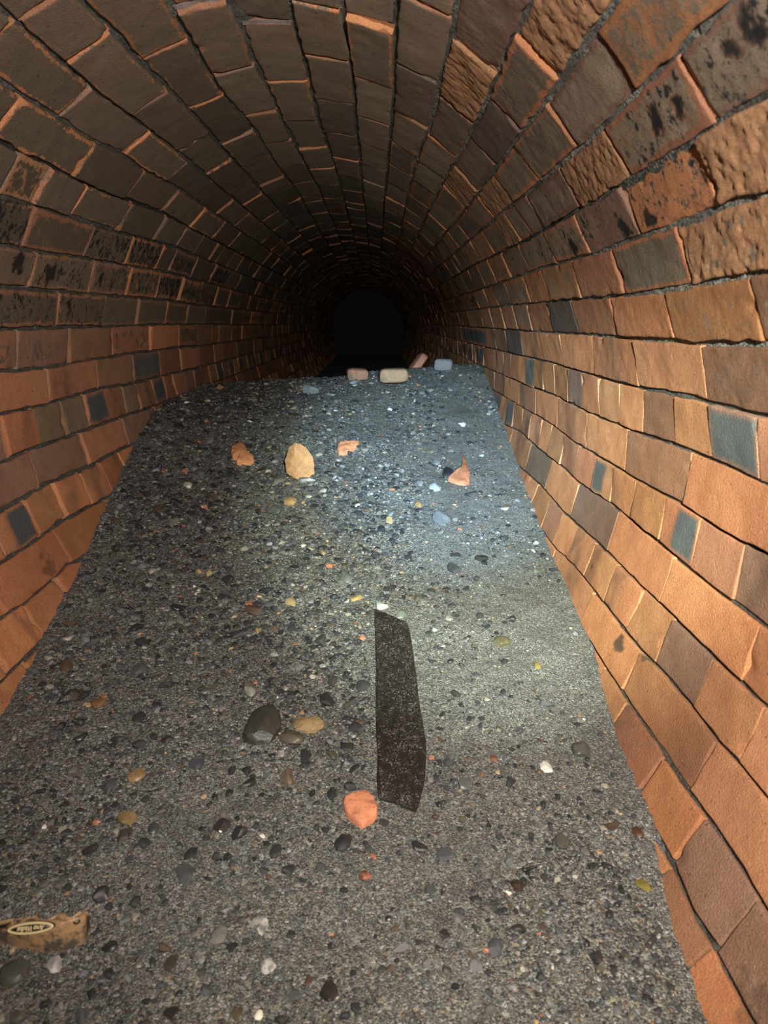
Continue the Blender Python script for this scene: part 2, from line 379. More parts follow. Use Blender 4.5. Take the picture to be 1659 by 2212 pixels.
def add_brick(w, k, Y0, Y1, r, cls, kind, half):
    ym = (Y0 + Y1)/2; ln = Y1 - Y0
    step = 0.0042 if ym < 1.3 else 0.0065 if ym < 2.1 else 0.013 if ym < 3.6 else 0.03 if ym < 6 else 0.09
    if ym < 0.15: step = 0.02
    lower_right = k >= 27
    gy = r.uniform(0.0014, 0.0026) if k >= 33 else r.uniform(0.0003, 0.0008) if lower_right else r.uniform(0.0012, 0.0040) if k >= 24 else r.uniform(0.003, 0.0062) if k > 9 else r.uniform(0.0022, 0.0052)
    gt = r.uniform(0.0024, 0.0038) if k >= 20 else r.uniform(0.0028, 0.0044) if k >= 12 else r.uniform(0.0024, 0.0040)
    rd = (r.uniform(0.0008, 0.0016) if ym < 1.2 else 0.0007) if lower_right else r.uniform(0.0022, 0.0045)
    sy, dy = axis_samples(ln, step, rd, gy*r.uniform(0.6, 1.4), gy*r.uniform(0.6, 1.4))
    st, dt = axis_samples(CH, step, rd, gt*r.uniform(0.7, 1.3), gt*r.uniform(0.7, 1.3))
    ns, nt = len(sy), len(st)
    S, T = np.meshgrid(sy, st, indexing='ij'); DS, DT = np.meshgrid(dy, dt, indexing='ij')
    dep = np.maximum(DS, DT) + 0.6*np.minimum(np.minimum(DS, DT), rd)
    # wandering arrises
    ph = r.uniform(0, 50); Pn = np.stack([S.ravel()*1 + ph, T.ravel() + ph*1.7, np.full(S.size, ph)], 1)
    jit = 0.0016 if lower_right else 0.0026
    S2 = S + (noise3(Pn, 45, 3)*jit).reshape(S.shape); T2 = T + (noise3(Pn, 38, 9)*jit).reshape(S.shape)
    Y = Y0 + S2
    xa, za = course_line(k, Y.ravel()); xb, zb = course_line(k+1, Y.ravel())
    t = (T2/CH).ravel()
    X = xa + (xb - xa)*t; Z = za + (zb - za)*t
    tx, tz = xb - xa, zb - za; tl = np.hypot(tx, tz); nx, nz = tz/tl, -tx/tl        # inward normal
    sgn = np.sign(nx*(CXT - X) + nz*(CZT - Z)); nx *= sgn; nz *= sgn
    off = r.gauss(0, (0.0008 if ym < 1.3 else 0.0004) if lower_right else 0.0012 if k >= 19 else 0.0020)
    tilt = r.gauss(0, 0.006)*(S.ravel() - ln/2) + r.gauss(0, 0.03)*(T.ravel() - CH/2)
    # knocked-off arrises
    chip = np.zeros(S.size)
    for _ in range(r.choice([0, 0, 1, 1, 2, 3]) if not lower_right else r.choice([0, 0, 0, 1])):
        es = r.choice([0.0, ln, r.uniform(0, ln)]); et = r.choice([0.0, CH]) if 0 < es < ln else r.uniform(0, CH)
        q = ((S.ravel() - es)/r.uniform(0.006, 0.016))**2 + ((T.ravel() - et)/r.uniform(0.005, 0.012))**2
        chip = np.maximum(chip, r.uniform(0.003, 0.007)*np.exp(-q))
    h = off + tilt - dep.ravel() - chip
    V = np.stack([X + nx*h, Y.ravel(), Z + nz*h], 1)
    N = np.stack([nx, np.zeros_like(nx), nz], 1)
    inner = np.clip(np.minimum(np.minimum(S - sy[0], sy[-1] - S), np.minimum(T - st[0], st[-1] - T))/0.011, 0, 1).ravel()
    # ends stay bare, the long bed faces keep their dirt
    bed = (np.minimum(T - st[0], st[-1] - T) < 0.002).ravel() & (np.minimum(S - sy[0], sy[-1] - S) > 0.006).ravel()
    edge = np.where(bed, np.maximum(inner, 0.62 + 0.3*noise3(Pn, 20, 31)), inner); edge = edge*np.clip(1 - chip/0.003, 0, 1)
    crown = max(0.0, 1 - abs(k + 0.5 - 17.5)/10.0)
    amp = np.full(S.size, 0.00030 if lower_right else 0.00035)
    base = r.choice(ORANGES if (k >= 24 or r.random() < 0.6) else DULLS)
    if k <= 10 and r.random() < 0.72: base = r.choice(DULLS + [(0.34, 0.125, 0.055), (0.40, 0.15, 0.06)])
    if k <= 2: base = r.choice(ORANGES)
    if k >= 24 and r.random() < 0.12: base = r.choice(DULLS)
    film = np.full(S.size, 0.0); soot = np.full(S.size, 0.0)
    if 10 <= k <= 23:
        film[:] = r.uniform(0.74, 1.0) if k <= 19 else r.uniform(0.42, 0.80)
        soot[:] = r.uniform(0.0, 0.3) if k < 20 else r.uniform(0.2, 0.5)
    elif k in (8, 9): film[:] = r.uniform(0.5, 0.9); soot[:] = r.uniform(0.5, 0.78)
    elif k == 7: film[:] = r.uniform(0.4, 0.8); soot[:] = r.uniform(0.4, 0.72)
    elif k == 6: film[:] = r.uniform(0.15, 0.5); soot[:] = r.uniform(0, 0.3)
    elif k in (24, 25): film[:] = r.uniform(0.25, 0.68); soot[:] = r.uniform(0.35, 0.65)
    elif k == 26: film[:] = r.uniform(0.1, 0.45); soot[:] = r.uniform(0.0, 0.3)
    elif k == 27: film[:] = r.uniform(0.1, 0.35); soot[:] = r.uniform(0.0, 0.2)
    else: film[:] = r.uniform(0.0, 0.14); soot[:] = 0
    if ym > 2.0 and 22 <= k <= 26: soot += 0.15
    if 20 <= k <= 27: amp *= 2.0
    if r.random() < 0.13 and 19 <= k <= 25: kind = kind or 'rough'
    if kind is None and ym > 1.7 and r.random() < 0.09 and (k in (28, 30, 32, 4, 2, 5, 27)): kind = 'blue'
    if kind == 'rough': amp = amp*3.0; film *= 0.55; base = (0.46, 0.20, 0.075)
    if kind == 'black': soot[:] = np.maximum(soot, 0.68)
    if kind == 'purple': base = (0.15, 0.085, 0.050); film *= 0.4
    if kind == 'olive': base = (0.22, 0.125, 0.06)
    cols = np.tile(np.array(base)*np.array((1.06, 1.24, 1.60)), (S.size, 1))*r.uniform(0.86, 1.12)
    if (k < 8 or k > 26) and kind is None and r.random() < 0.38:
        u = S.ravel()/ln + noise3(Pn, 22, 15)*0.22; cc = r.uniform(-0.05, 1.05); g = 0.68*np.exp(-((u - cc)/r.uniform(0.12, 0.38))**2)*np.clip(0.8 + 0.6*noise3(Pn, 60, 16), 0, 1)
        cols = cols*(1 - g[:, None]) + np.array(r.choice([(0.16, 0.085, 0.055), (0.20, 0.09, 0.058), (0.13, 0.085, 0.055)]))*g[:, None]
    for (sp, sr, si) in STAINS:
        dd = np.sqrt(((V - sp)**2).sum(1))
        if dd.min() < sr*2.5:
            g = np.clip((np.exp(-(dd/sr)**2) + 0.5*fbm(V, 85, 61, 3)*np.exp(-(dd/sr/1.8)**2) - 0.42)*4, 0, 1)*si; cols = cols*(1 - g[:, None]) + np.array((0.014, 0.013, 0.012) if si > 0.9 else (0.050, 0.045, 0.030))*g[:, None]; film *= 1 - g
    if kind == 'blue':
        bl = np.array(r.choice([(0.105, 0.112, 0.108), (0.085, 0.09, 0.09), (0.12, 0.115, 0.10)])); film *= 0
        mask = np.clip(inner*1.6 - 0.1, 0, 1)
        if half:
            u = S.ravel()/ln + noise3(Pn, 30, 5)*0.1; mask = mask*np.clip(((1 - u) if (k > 20 and ym < 1.1) else u) - 0.40, -0.06, 0.06)/0.12 + mask*0.5; mask = np.clip(mask, 0, 1)
        cols = cols*(1 - mask[:, None]) + bl*mask[:, None]
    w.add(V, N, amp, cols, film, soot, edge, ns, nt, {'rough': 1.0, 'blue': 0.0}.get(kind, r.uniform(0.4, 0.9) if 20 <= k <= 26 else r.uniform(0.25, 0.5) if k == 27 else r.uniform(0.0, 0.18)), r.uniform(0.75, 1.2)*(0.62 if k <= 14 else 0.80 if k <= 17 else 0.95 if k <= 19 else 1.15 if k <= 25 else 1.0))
    # rusty mortar in the head joint beyond this brick
    if not lower_right and ym < 5:
        q = [0.0, 1.0]; yy = np.array([Y1 - 0.008, Y1 - 0.003, Y1 + 0.003, Y1 + 0.008]); tt = np.linspace(0.02, 0.98, 12)
        A, B = np.meshgrid(yy, tt, indexing='ij'); xa, za = course_line(k, A.ravel()); xb, zb = course_line(k+1, A.ravel())
        X = xa + (xb - xa)*B.ravel(); Z = za + (zb - za)*B.ravel(); tx, tz = xb - xa, zb - za; tl = np.hypot(tx, tz); nx, nz = tz/tl, -tx/tl
        sgn = np.sign(nx*(CXT - X) + nz*(CZT - Z)); nx *= sgn; nz *= sgn; h = -r.uniform(0.004, 0.007)
        pk = r.choice([(0.50, 0.255, 0.145), (0.54, 0.26, 0.13), (0.48, 0.23, 0.12), (0.34, 0.28, 0.24)])
        w.add(np.stack([X + nx*h, A.ravel(), Z + nz*h], 1), np.stack([nx, nx*0, nz], 1), np.full(A.size, 0.0016), np.tile(np.array(pk), (A.size, 1)),
              np.zeros(A.size), np.zeros(A.size), np.zeros(A.size), 4, 12)

def build_wall(name, k0, k1, label_side):
    w = Wall()
    for k in range(k0, k1):
        js = course_joints(k); r = random.Random(900 + k)
        for a, b in zip(js[:-1], js[1:]):
            kind, half = None, False
            for (Y, nm, hf) in SPECIAL.get(k, []):
                if a <= Y <= b: kind, half = nm, hf
            add_brick(w, k, a, b, r, label_side, kind, half)
    V = np.concatenate(w.V); N = np.concatenate(w.N); amp = np.concatenate(w.amp); edge = np.concatenate(w.edge)
    n = 0.7*fbm(V, 48, 1, 2) + 1.3*(0.5 - np.abs(fbm(V, 105, 7, 3)))
    big = fbm(V, 17, 21, 2)
    V = V + N*(amp*n + 0.0012*big)[:, None]
    Fq = np.concatenate(w.F); nb = len(V)
    # mortar bed behind the bricks
    ys = np.concatenate([np.arange(YBACK, 0.3, 0.05), np.arange(0.3, 2.2, 0.008), np.arange(2.2, 4, 0.02), np.arange(4, 11.1, 0.1)])
    rows = []
    for k in range(k0, k1 + 1):
        for dk in (-0.5, -0.085, 0.085, 0.5):
            if (dk == -0.5 and k > k0) or (k == k0 and dk == -0.5): continue
            xa, za = course_line(k, ys); kb = k + 1 if dk > 0 else k - 1; xb, zb = course_line(kb, ys)
            rows.append((xa + (xb - xa)*abs(dk), za + (zb - za)*abs(dk), k, 0.012 if abs(dk) == 0.5 else 0.0))
    X = np.stack([r_[0] for r_ in rows], 1); Z = np.stack([r_[1] for r_ in rows], 1)
    dx, dz = CXT - X, CZT - Z; dl = np.hypot(dx, dz); kk = np.array([r_[2] for r_ in rows])
    P0 = np.stack([X.ravel(), np.repeat(ys, X.shape[1]), Z.ravel()], 1)
    rec = np.where(kk >= 27, 0.0042, np.where(kk >= 20, 0.0022, np.where(kk <= 9, 0.0055, 0.0060)))
    mid = np.tile(np.array([r_[3] for r_ in rows]), len(ys))
    rec = mid + np.tile(rec, len(ys)) + 0.0018*fbm(P0, 55, 33, 2) + 0.0012*noise3(P0, 240, 5) + 0.0020
    MV = P0 - np.stack([(dx/dl).ravel()*rec, 0*rec, (dz/dl).ravel()*rec], 1)
    pl = np.where(kk >= 20, np.where(kk <= 27, 1.0, 0.2), np.where((kk >= 15), 0.42, 0.16)); pl = np.tile(pl, len(ys))*np.clip(0.7 + fbm(P0, 12, 3, 2), 0.1, 1.2)
    i = np.arange(len(ys)*len(rows)).reshape(len(ys), len(rows)) + nb
    MF = np.stack([i[:-1, :-1], i[1:, :-1], i[1:, 1:], i[:-1, 1:]], -1).reshape(-1, 4)
    VV = np.concatenate([V, MV]); z = np.zeros(len(MV))
    me = mesh_from(name, VV, np.concatenate([Fq, MF]), [M_BRICK, M_MORTAR],
                   {'base': np.concatenate([np.concatenate(w.base), np.full((len(MV), 3), 0.1)]), 'film': np.concatenate([np.concatenate(w.film), z]),
                    'soot': np.concatenate([np.concatenate(w.soot), z]), 'edge': np.concatenate([edge, z]), 'rough': np.concatenate([np.concatenate(w.rough), z]), 'fshade': np.concatenate([np.concatenate(w.fsh), z]), 'pale': np.concatenate([np.zeros(nb), pl])},
                   np.concatenate([np.zeros(len(Fq)), np.ones(len(MF))]))
    o = link(name, me); o['kind'] = 'structure'; return o
build_wall('wall_left', KMIN, 11, 'l'); build_wall('ceiling', 11, 24, 'c'); build_wall('wall_right', 24, KMAX, 'r')

# ---------------------------------------------------------------- gravel bed
ZR = ([-1.5, .499, .571, .675, .863, 1.119, 1.515, 1.985, 2.487, 2.904, 3.2, 4.0, 6.0, 31.0], [-.72, -.617, -.603, -.589, -.561, -.52, -.467, -.392, -.277, -.170, -.185, -.34, -.50, -.52])
ZL = ([-1.5, .5, .9, 1.009, 1.104, 1.362, 1.767, 2.104, 2.473, 2.75, 3.055, 3.8, 5.9, 31.0], [-.70, -.61, -.55, -.535, -.517, -.456, -.347, -.252, -.238, -.232, -.27, -.36, -.50, -.52])
def smooth_profile(Y, T):
    return sum(np.interp(Y + d, *T) for d in (-0.08, -0.03, 0.03, 0.08))/4
def floor_z(x, y):
    x = np.atleast_1d(np.asarray(x, float)); y = np.atleast_1d(np.asarray(y, float))
    t = np.clip((x + 0.60)/(1.0), 0, 1); s = t
    z = smooth_profile(y, ZL)*(1 - s) + smooth_profile(y, ZR)*s
    mid = np.clip(1 - (2*t - 1)**2, 0, 1)
    z = z + 0.006*mid*np.clip(2.3 - y, 0, 1) + 0.012*mid*np.exp(-((y - 2.62)/0.25)**2)
    P = np.stack([x, y, np.zeros_like(x)], 1)
    edge = np.clip(mid*4, 0.25, 1)
    return z + edge*(0.007*noise3(P, 5.5, 2) + 0.004*noise3(P, 14, 4)) + 0.0016*fbm(P, 60, 8, 2)
def floor_hit(p):
    x, z, y = ray(p); dx, dz = x/y, z/y
    Y = np.linspace(0.3, 3.2, 1200); g = floor_z(dx*Y, Y) - dz*Y
    i = int(np.argmax(g > 0)) if (g > 0).any() else len(Y) - 1
    return Vector((dx*Y[i], Y[i], float(floor_z(dx*Y[i], Y[i])[0])))
def px_m(P):            # metres per pixel across the view at a point
    d = P.x*0 + P.y*AX[2] + P.z*UX[2] + P.x*RX[2]
    return d/F_
NX = 230
ys = np.concatenate([np.arange(-1.2, 0.35, 0.05), np.arange(0.35, 1.3, 0.005), np.arange(1.3, 3.3, 0.008), np.arange(3.3, 11.2, 0.15)])
xs0 = np.linspace(-0.72, 0.52, NX)
GX, GY = np.meshgrid(xs0, ys); gx, gy = GX.ravel(), GY.ravel()
gz = floor_z(gx, gy)
PP = np.stack([gx, gy, gz], 1)
gz = gz + 0.0012*np.maximum(0, fbm(PP, 150, 5, 2))
def silt_mask(x, y):
    P = np.stack([x, y, x*0], 1)
    s = 0.30*fbm(P, 3.2, 40, 3) + np.clip((x - 0.02)/0.2, 0, 1)*0.75*np.clip((y - 0.55)/0.3, 0, 1)
    s = s + 0.5*np.exp(-((x - 0.085)/0.05)**2)*np.clip(1.3 - y, 0, 1) + 0.5*np.exp(-((x + 0.21)/0.05)**2 - ((y - 0.72)/0.12)**2)
    s = s - 0.5*np.exp(-((x - 0.22)/0.08)**2 - ((y - 0.6)/0.15)**2)
    return np.clip(s, 0, 1)
fi = np.arange(len(ys)*NX).reshape(len(ys), NX)
FF = np.stack([fi[:-1, :-1], fi[:-1, 1:], fi[1:, 1:], fi[1:, :-1]], -1).reshape(-1, 4)
fl = link('floor', mesh_from('floor', np.stack([gx, gy, gz], 1), FF, [M_SAND], {'silt': silt_mask(gx, gy)})); fl['kind'] = 'structure'

# ---------------------------------------------------------------- stones
def ico(sub):
    import bmesh
    bm = bmesh.new(); bmesh.ops.create_icosphere(bm, subdivisions=sub, radius=1.0)
    V = np.array([v.co[:] for v in bm.verts]); F = np.array([[v.index for v in f.verts] for f in bm.faces]); bm.free(); return V, F
ICO = {s: ico(s) for s in (1, 2, 3, 4)}
def stone_shape(seed, sub=3, dims=(1, 1, 1), planes=11, lo=0.5, hi=0.88, rough=0.03):
    r = np.random.default_rng(seed); V, F = ICO[sub]; V = V.copy()
    for _ in range(planes):
        n = r.normal(size=3); n /= np.linalg.norm(n); d = r.uniform(lo, hi)
        e = V@n - d; V = V - np.outer(np.maximum(e, 0), n)*0.94
    V = V + V*(fbm(V + seed % 97, 1.6, seed % 50, 2)*0.08)[:, None] + V*(fbm(V + seed % 89, 7, seed % 50, 2)*rough)[:, None]
    V = V/np.abs(V).max(0)
    return V*np.array(dims)*0.5, F
def stone_mesh(name, seed, color, sub=3, dims=(1, 1, 1), mat=None, var=0.12, second=None, **kw):
    V, F = stone_shape(seed, sub, dims, **kw)
    c = np.tile(np.array(color), (len(V), 1))*(1 + var*fbm(V/max(dims)*1.0 + seed % 31, 5, 3, 2))[:, None]
    if second is not None:
        m = np.clip(fbm(V/max(dims) + seed % 13, 2.6, 17, 2)*3.0 + second[1], 0, 1)[:, None]; c = c*(1 - m) + np.array(second[0])*m
    me = mesh_from(name, V, F, [mat or M_STONE], {'base': np.clip(c, 0.004, 0.9), 'mud': np.full(len(V), 0.2)})
    try: me.set_sharp_from_angle(angle=math.radians(22))
    except Exception: pass
    return me
DARK, SLATE, OLV = (0.022, 0.023, 0.025), (0.050, 0.055, 0.060), (0.060, 0.058, 0.042)
BRN, TAN, GREY, WHITE, ORG = (0.065, 0.045, 0.030), (0.22, 0.155, 0.078), (0.11, 0.115, 0.118), (0.42, 0.41, 0.38), (0.42, 0.18, 0.085)
placed = []
def put(name, p, w, h, color, label, cat, seed, mat=None, sink=0.30, rot=0.0, sub=3, thick=None, second=None, **kw):
    """a stone seen at pixel p, about w by h pixels large"""
    P = floor_hit(p); m = px_m(P); wd = w*m; view = max(0.35, -P.z/P.length)      # foreshortening of the floor
    dp = min(h*m/ max(view, 0.4)*0.85, wd*1.6); th = thick*m if thick else min(wd, dp)*0.62
    me = stone_mesh(name, seed, color, sub, (wd*1.02, dp, th), mat, second=second, **kw)
    slope = math.atan2(float(floor_z(P.x, P.y + 0.05)[0] - floor_z(P.x, P.y - 0.05)[0]), 0.1)
    o = link(name, me, loc=(P.x, P.y, P.z + th*(0.5 - sink)), rot=(slope, 0, math.radians(rot)))
    placed.append((P.x, P.y, max(wd, dp)*0.5))
    return tag(o, label, cat)

# bricks and brick pieces on the bed
def hull_piece(name, p, pts, color, label, cat, mud=0.3, rot=0.0, sink=0.006, seed=1):
    """an angular lump: the hull of hand-placed corners (x right, y away, z up, in pixels at p), chipped and roughened"""
    import bmesh
    P = floor_hit(p); m = px_m(P); bm = bmesh.new()
    for q in pts: bm.verts.new([v*m for v in q])
    r = bmesh.ops.convex_hull(bm, input=bm.verts); bmesh.ops.delete(bm, geom=[v for v in r['geom_interior'] + r['geom_unused'] if isinstance(v, bmesh.types.BMVert)], context='VERTS')
    bmesh.ops.bevel(bm, geom=bm.edges[:], offset=2.2*m, segments=2, affect='EDGES', profile=0.6)
    bmesh.ops.triangulate(bm, faces=bm.faces[:])
    for _ in range(3): bmesh.ops.subdivide_edges(bm, edges=[e for e in bm.edges if e.calc_length() > 4*m], cuts=1); bmesh.ops.triangulate(bm, faces=bm.faces[:])
    bm.normal_update(); V = np.array([v.co[:] for v in bm.verts]); N = np.array([v.normal[:] for v in bm.verts]); V = V + N*(fbm(V, 0.11/m, seed, 3)*1.3*m)[:, None]
    F = [[v.index for v in f.verts] for f in bm.faces]; bm.free()
    c = np.tile(np.array(color), (len(V), 1))*(1 + 0.14*fbm(V, 0.06/m, 3, 3))[:, None]
    me = mesh_from(name, V, np.array(F), [M_FRAG], {'base': np.clip(c, 0.004, 0.9), 'mud': np.clip(mud + 0.3*np.maximum(N[:, 2], 0), 0, 1)})
    try: me.set_sharp_from_angle(angle=math.radians(35))
    except Exception: pass
    o = link(name, me, loc=(P.x, P.y, P.z - V[:, 2].min() - sink), rot=(0, 0, math.radians(rot)))
    placed.append((P.x, P.y, float(np.ptp(V[:, 0]))*0.5)); return tag(o, label, cat)
hull_piece('brick_piece', (648, 1030), [(-8, -4, 40), (16, 0, 28), (31, -8, 2), (32, -12, -28), (15, -20, -40), (-8, -22, -38), (-28, -12, -28), (-32, 0, 0), (-22, 0, 27), (-9, -20, 14), (-4, -24, -14),
           (-6, 24, 26), (16, 26, 16), (28, 24, -30), (-26, 24, -30), (0, 30, -40)], (0.33, 0.185, 0.085), 'large tan broken brick lump standing on the gravel, left of the middle', 'broken brick', 0.22, 4, 0.004, 21)
def outline_piece(name, pts, thick, color, label, cat, mat, second=None, lift=0.5, dome=0.35, n=22, wob=0.0, seed=1, mud=0.25, tens=0.75):
    """a flat-lying fragment with the outline seen in the photograph, of real thickness, pressed into the bed"""
    Q = [floor_hit(p) for p in pts]; C = sum(Q, Vector())/len(Q)
    B = np.array([[q.x - C.x, q.y - C.y] for q in Q]); s = np.linspace(0, len(B), n*4, endpoint=False)
    i0 = s.astype(int) % len(B); f = (s - s.astype(int))[:, None]
    def cr(a, b, c, d, t): return 0.5*((2*b) + (-a + c)*t + (2*a - 5*b + 4*c - d)*t*t + (-a + 3*b - 3*c + d)*t**3)
    R = cr(B[i0 - 1], B[i0], B[(i0 + 1) % len(B)], B[(i0 + 2) % len(B)], f)*(1 - tens) + tens*(B[i0]*(1 - f) + B[(i0 + 1) % len(B)]*f)
    m = len(R); base = floor_z(C.x + R[:, 0], C.y + R[:, 1]) - C.z
    V = []; rings = [(1.0, -thick*(1 - lift)), (1.0, thick*lift*0.55), (0.95, thick*lift*0.92)] + [(q, thick*lift*(1 + dome*(1 - q*q))) for q in (0.85, 0.68, 0.5, 0.3, 0.12)]
    fz = lambda q: floor_z(C.x + R[:, 0]*q, C.y + R[:, 1]*q) - C.z
    for q, h in rings: V.append(np.stack([R[:, 0]*q, R[:, 1]*q, fz(q) + h], 1))
    V = np.concatenate(V); F = []
    for a in range(len(rings) - 1):
        for b in range(m): F.append((a*m + b, a*m + (b + 1) % m, (a + 1)*m + (b + 1) % m, (a + 1)*m + b))
    F.append(tuple(range((len(rings) - 1)*m, len(rings)*m))); F.append(tuple(range(m - 1, -1, -1)))
    V[:, 2] += wob*fbm(V, 120, seed, 2)
    c = np.tile(np.array(color), (len(V), 1))*(1 + 0.14*fbm(V, 90, seed, 2))[:, None]
    if second is not None:
        mm = np.clip(fbm(V, second[2], seed + 5, 3)*3 + second[1], 0, 1)[:, None]; c = c*(1 - mm) + np.array(second[0])*mm
    me = mesh_from(name, V, F, [mat], {'base': np.clip(c, 0.004, 0.9), 'mud': np.full(len(V), mud)})
    try: me.set_sharp_from_angle(angle=math.radians(50))
    except Exception: pass
    o = link(name, me, loc=C); placed.append((C.x, C.y, 0.4*float(np.ptp(R[:, 0])) + 0.004))
    return tag(o, label, cat)
outline_piece('brick_piece', [(499, 985), (501, 972), (514, 964), (526, 965), (536, 983), (548, 993), (549, 1003), (535, 1007), (512, 1006), (514, 997), (503, 995)], 0.022, (0.42, 0.185, 0.085),
              'notched orange brick chip on the gravel, left of the tan brick lump', 'brick chip', M_FRAG, None, 0.6, 0.35, wob=0.003, seed=3, mud=0.25)
outline_piece('brick_piece', [(728, 974), (732, 964), (746, 958), (758, 961), (777, 960), (774, 968), (758, 980), (742, 985), (732, 982)], 0.018, (0.42, 0.175, 0.088),
              'small flat orange brick chip right of the tan brick lump', 'brick chip', M_FRAG, None, 0.6, 0.3, wob=0.002, seed=4, mud=0.33)
outline_piece('brick_piece', [(999, 984), (1005, 998), (1011, 1014), (1016, 1033), (1014, 1047), (1002, 1050), (985, 1047), (968, 1040), (980, 1030), (994, 1020), (1000, 1005)], 0.018, (0.31, 0.125, 0.066),
              'pointed orange brick shard beside a black stone near the right wall', 'brick shard', M_FRAG, None, 0.6, 0.2, wob=0.002, seed=6, mud=0.3)
outline_piece('brick_piece', [(741, 1744), (750, 1730), (768, 1723), (790, 1720), (806, 1731), (815, 1748), (814, 1768), (800, 1783), (782, 1790), (765, 1783), (748, 1768)], 0.018, (0.42, 0.170, 0.092),
              'round orange brick disc at the lower end of the dark plank', 'brick disc', M_FRAG, None, 0.55, 0.18, wob=0.002, seed=5, mud=0.22, tens=0.0)
# dark plank
plank = outline_piece('plank', [(809, 1319), (833, 1328), (865, 1341), (882, 1356), (890, 1397), (899, 1461), (906, 1522), (915, 1573), (921, 1622), (918, 1683), (909, 1727), (897, 1757), (877, 1748), (850, 1739), (818, 1731), (814, 1683), (816, 1646), (812, 1573), (812, 1451), (810, 1375)],
              0.016, (0.030, 0.024, 0.020), 'long dark brown wooden plank half buried lengthwise in the grit', 'plank', None, None, 0.34, 0.25, n=40, wob=0.0010, seed=9)
def plank_material():
    t = NT('sodden_wood'); c = t.co()
    x = t.n('ShaderNodeMapping'); x.inputs['Scale'].default_value = (1, 0.12, 1); t.l(c, x.inputs[0])
    g = t.noise(x.outputs[0], 190, 4); v = t.n('ShaderNodeTexVoronoi'); v.inputs['Scale'].default_value = 760; t.l(c, v.inputs['Vector'])
    s = t.n('ShaderNodeSeparateColor'); t.l(v.outputs['Color'], s.inputs[0])
    col = t.ramp(g, [(0.3, (0.006, 0.005, 0.005)), (0.6, (0.014, 0.011, 0.009)), (0.8, (0.024, 0.017, 0.013))])
    grit = t.math('MULTIPLY', t.step(s.outputs[0], 0.74, 0.80), t.step(t.noise(c, 60, 4), 0.36, 0.6))
    col = t.mix(t.math('MULTIPLY', grit, 0.6), col, t.ramp(s.outputs[1], [(0, (0.07, 0.07, 0.065)), (0.7, (0.16, 0.15, 0.125)), (1, (0.34, 0.32, 0.28))]))
    return t.out(col, 0.6, t.bump(t.math('ADD', grit, t.math('MULTIPLY', g, 0.5)), 0.7, 0.0016), 0.35)
plank.data.materials.clear(); plank.data.materials.append(plank_material())

# bricks on the crest
def crest(name, p, dims, color, label, cat, seed, rot, tip, lift=0.0, second=None, dist=None):
    x, z, y = ray(p); Y = dist; P = Vector((x/y*Y, Y, z/y*Y)); m = px_m(P); d = tuple(v*m for v in dims)
    V, F = stone_shape(seed, 4, (1, 1, 1), planes=8, lo=0.86, hi=0.98, rough=0.03); V = V*2; V = np.sign(V)*np.abs(V)**0.42; V = V/np.abs(V).max(0)*0.5*np.array(d)
    c = np.tile(np.array(color), (len(V), 1))*(1 + 0.15*fbm(V/max(d), 6, 3, 3))[:, None]
    if second: mm = np.clip(fbm(V/max(d) + seed, 3, 7, 2)*3 + second[1] + second[2]*V[:, 2]/d[2], 0, 1)[:, None]; c = c*(1 - mm) + np.array(second[0])*mm
    o = link(name, mesh_from(name, V, F, [M_FRAG], {'base': np.clip(c, 0.004, 0.9), 'mud': np.full(len(V), 0.3)}), loc=P, rot=tuple(math.radians(a) for a in (tip[0], tip[1], rot)))
    return tag(o, label, cat)
crest('brick', (772, 810), (46, 30, 28), (0.22, 0.11, 0.065), 'reddish brick half buried on the gravel crest, left of the tan one', 'brick', 51, 8, (4, 3), dist=2.72, second=((0.10, 0.085, 0.07), -1.0, -1.5))
crest('brick', (850, 811), (64, 34, 30), (0.23, 0.145, 0.085), 'pale tan brick lying on the gravel crest in the middle', 'brick', 52, -4, (3, -2), dist=2.60, second=((0.12, 0.10, 0.08), -1.3, 1.2))
crest('brick', (903, 784), (17, 40, 46), (0.24, 0.10, 0.065), 'dim reddish brick leaning at a slant behind the crest near the right wall', 'brick', 53, 10, (0, 38), dist=3.05)
crest('brick', (958, 788), (40, 34, 26), (0.115, 0.11, 0.115), 'dark grey block on the crest close to the right wall', 'brick', 54, -8, (0, 2), dist=2.85)

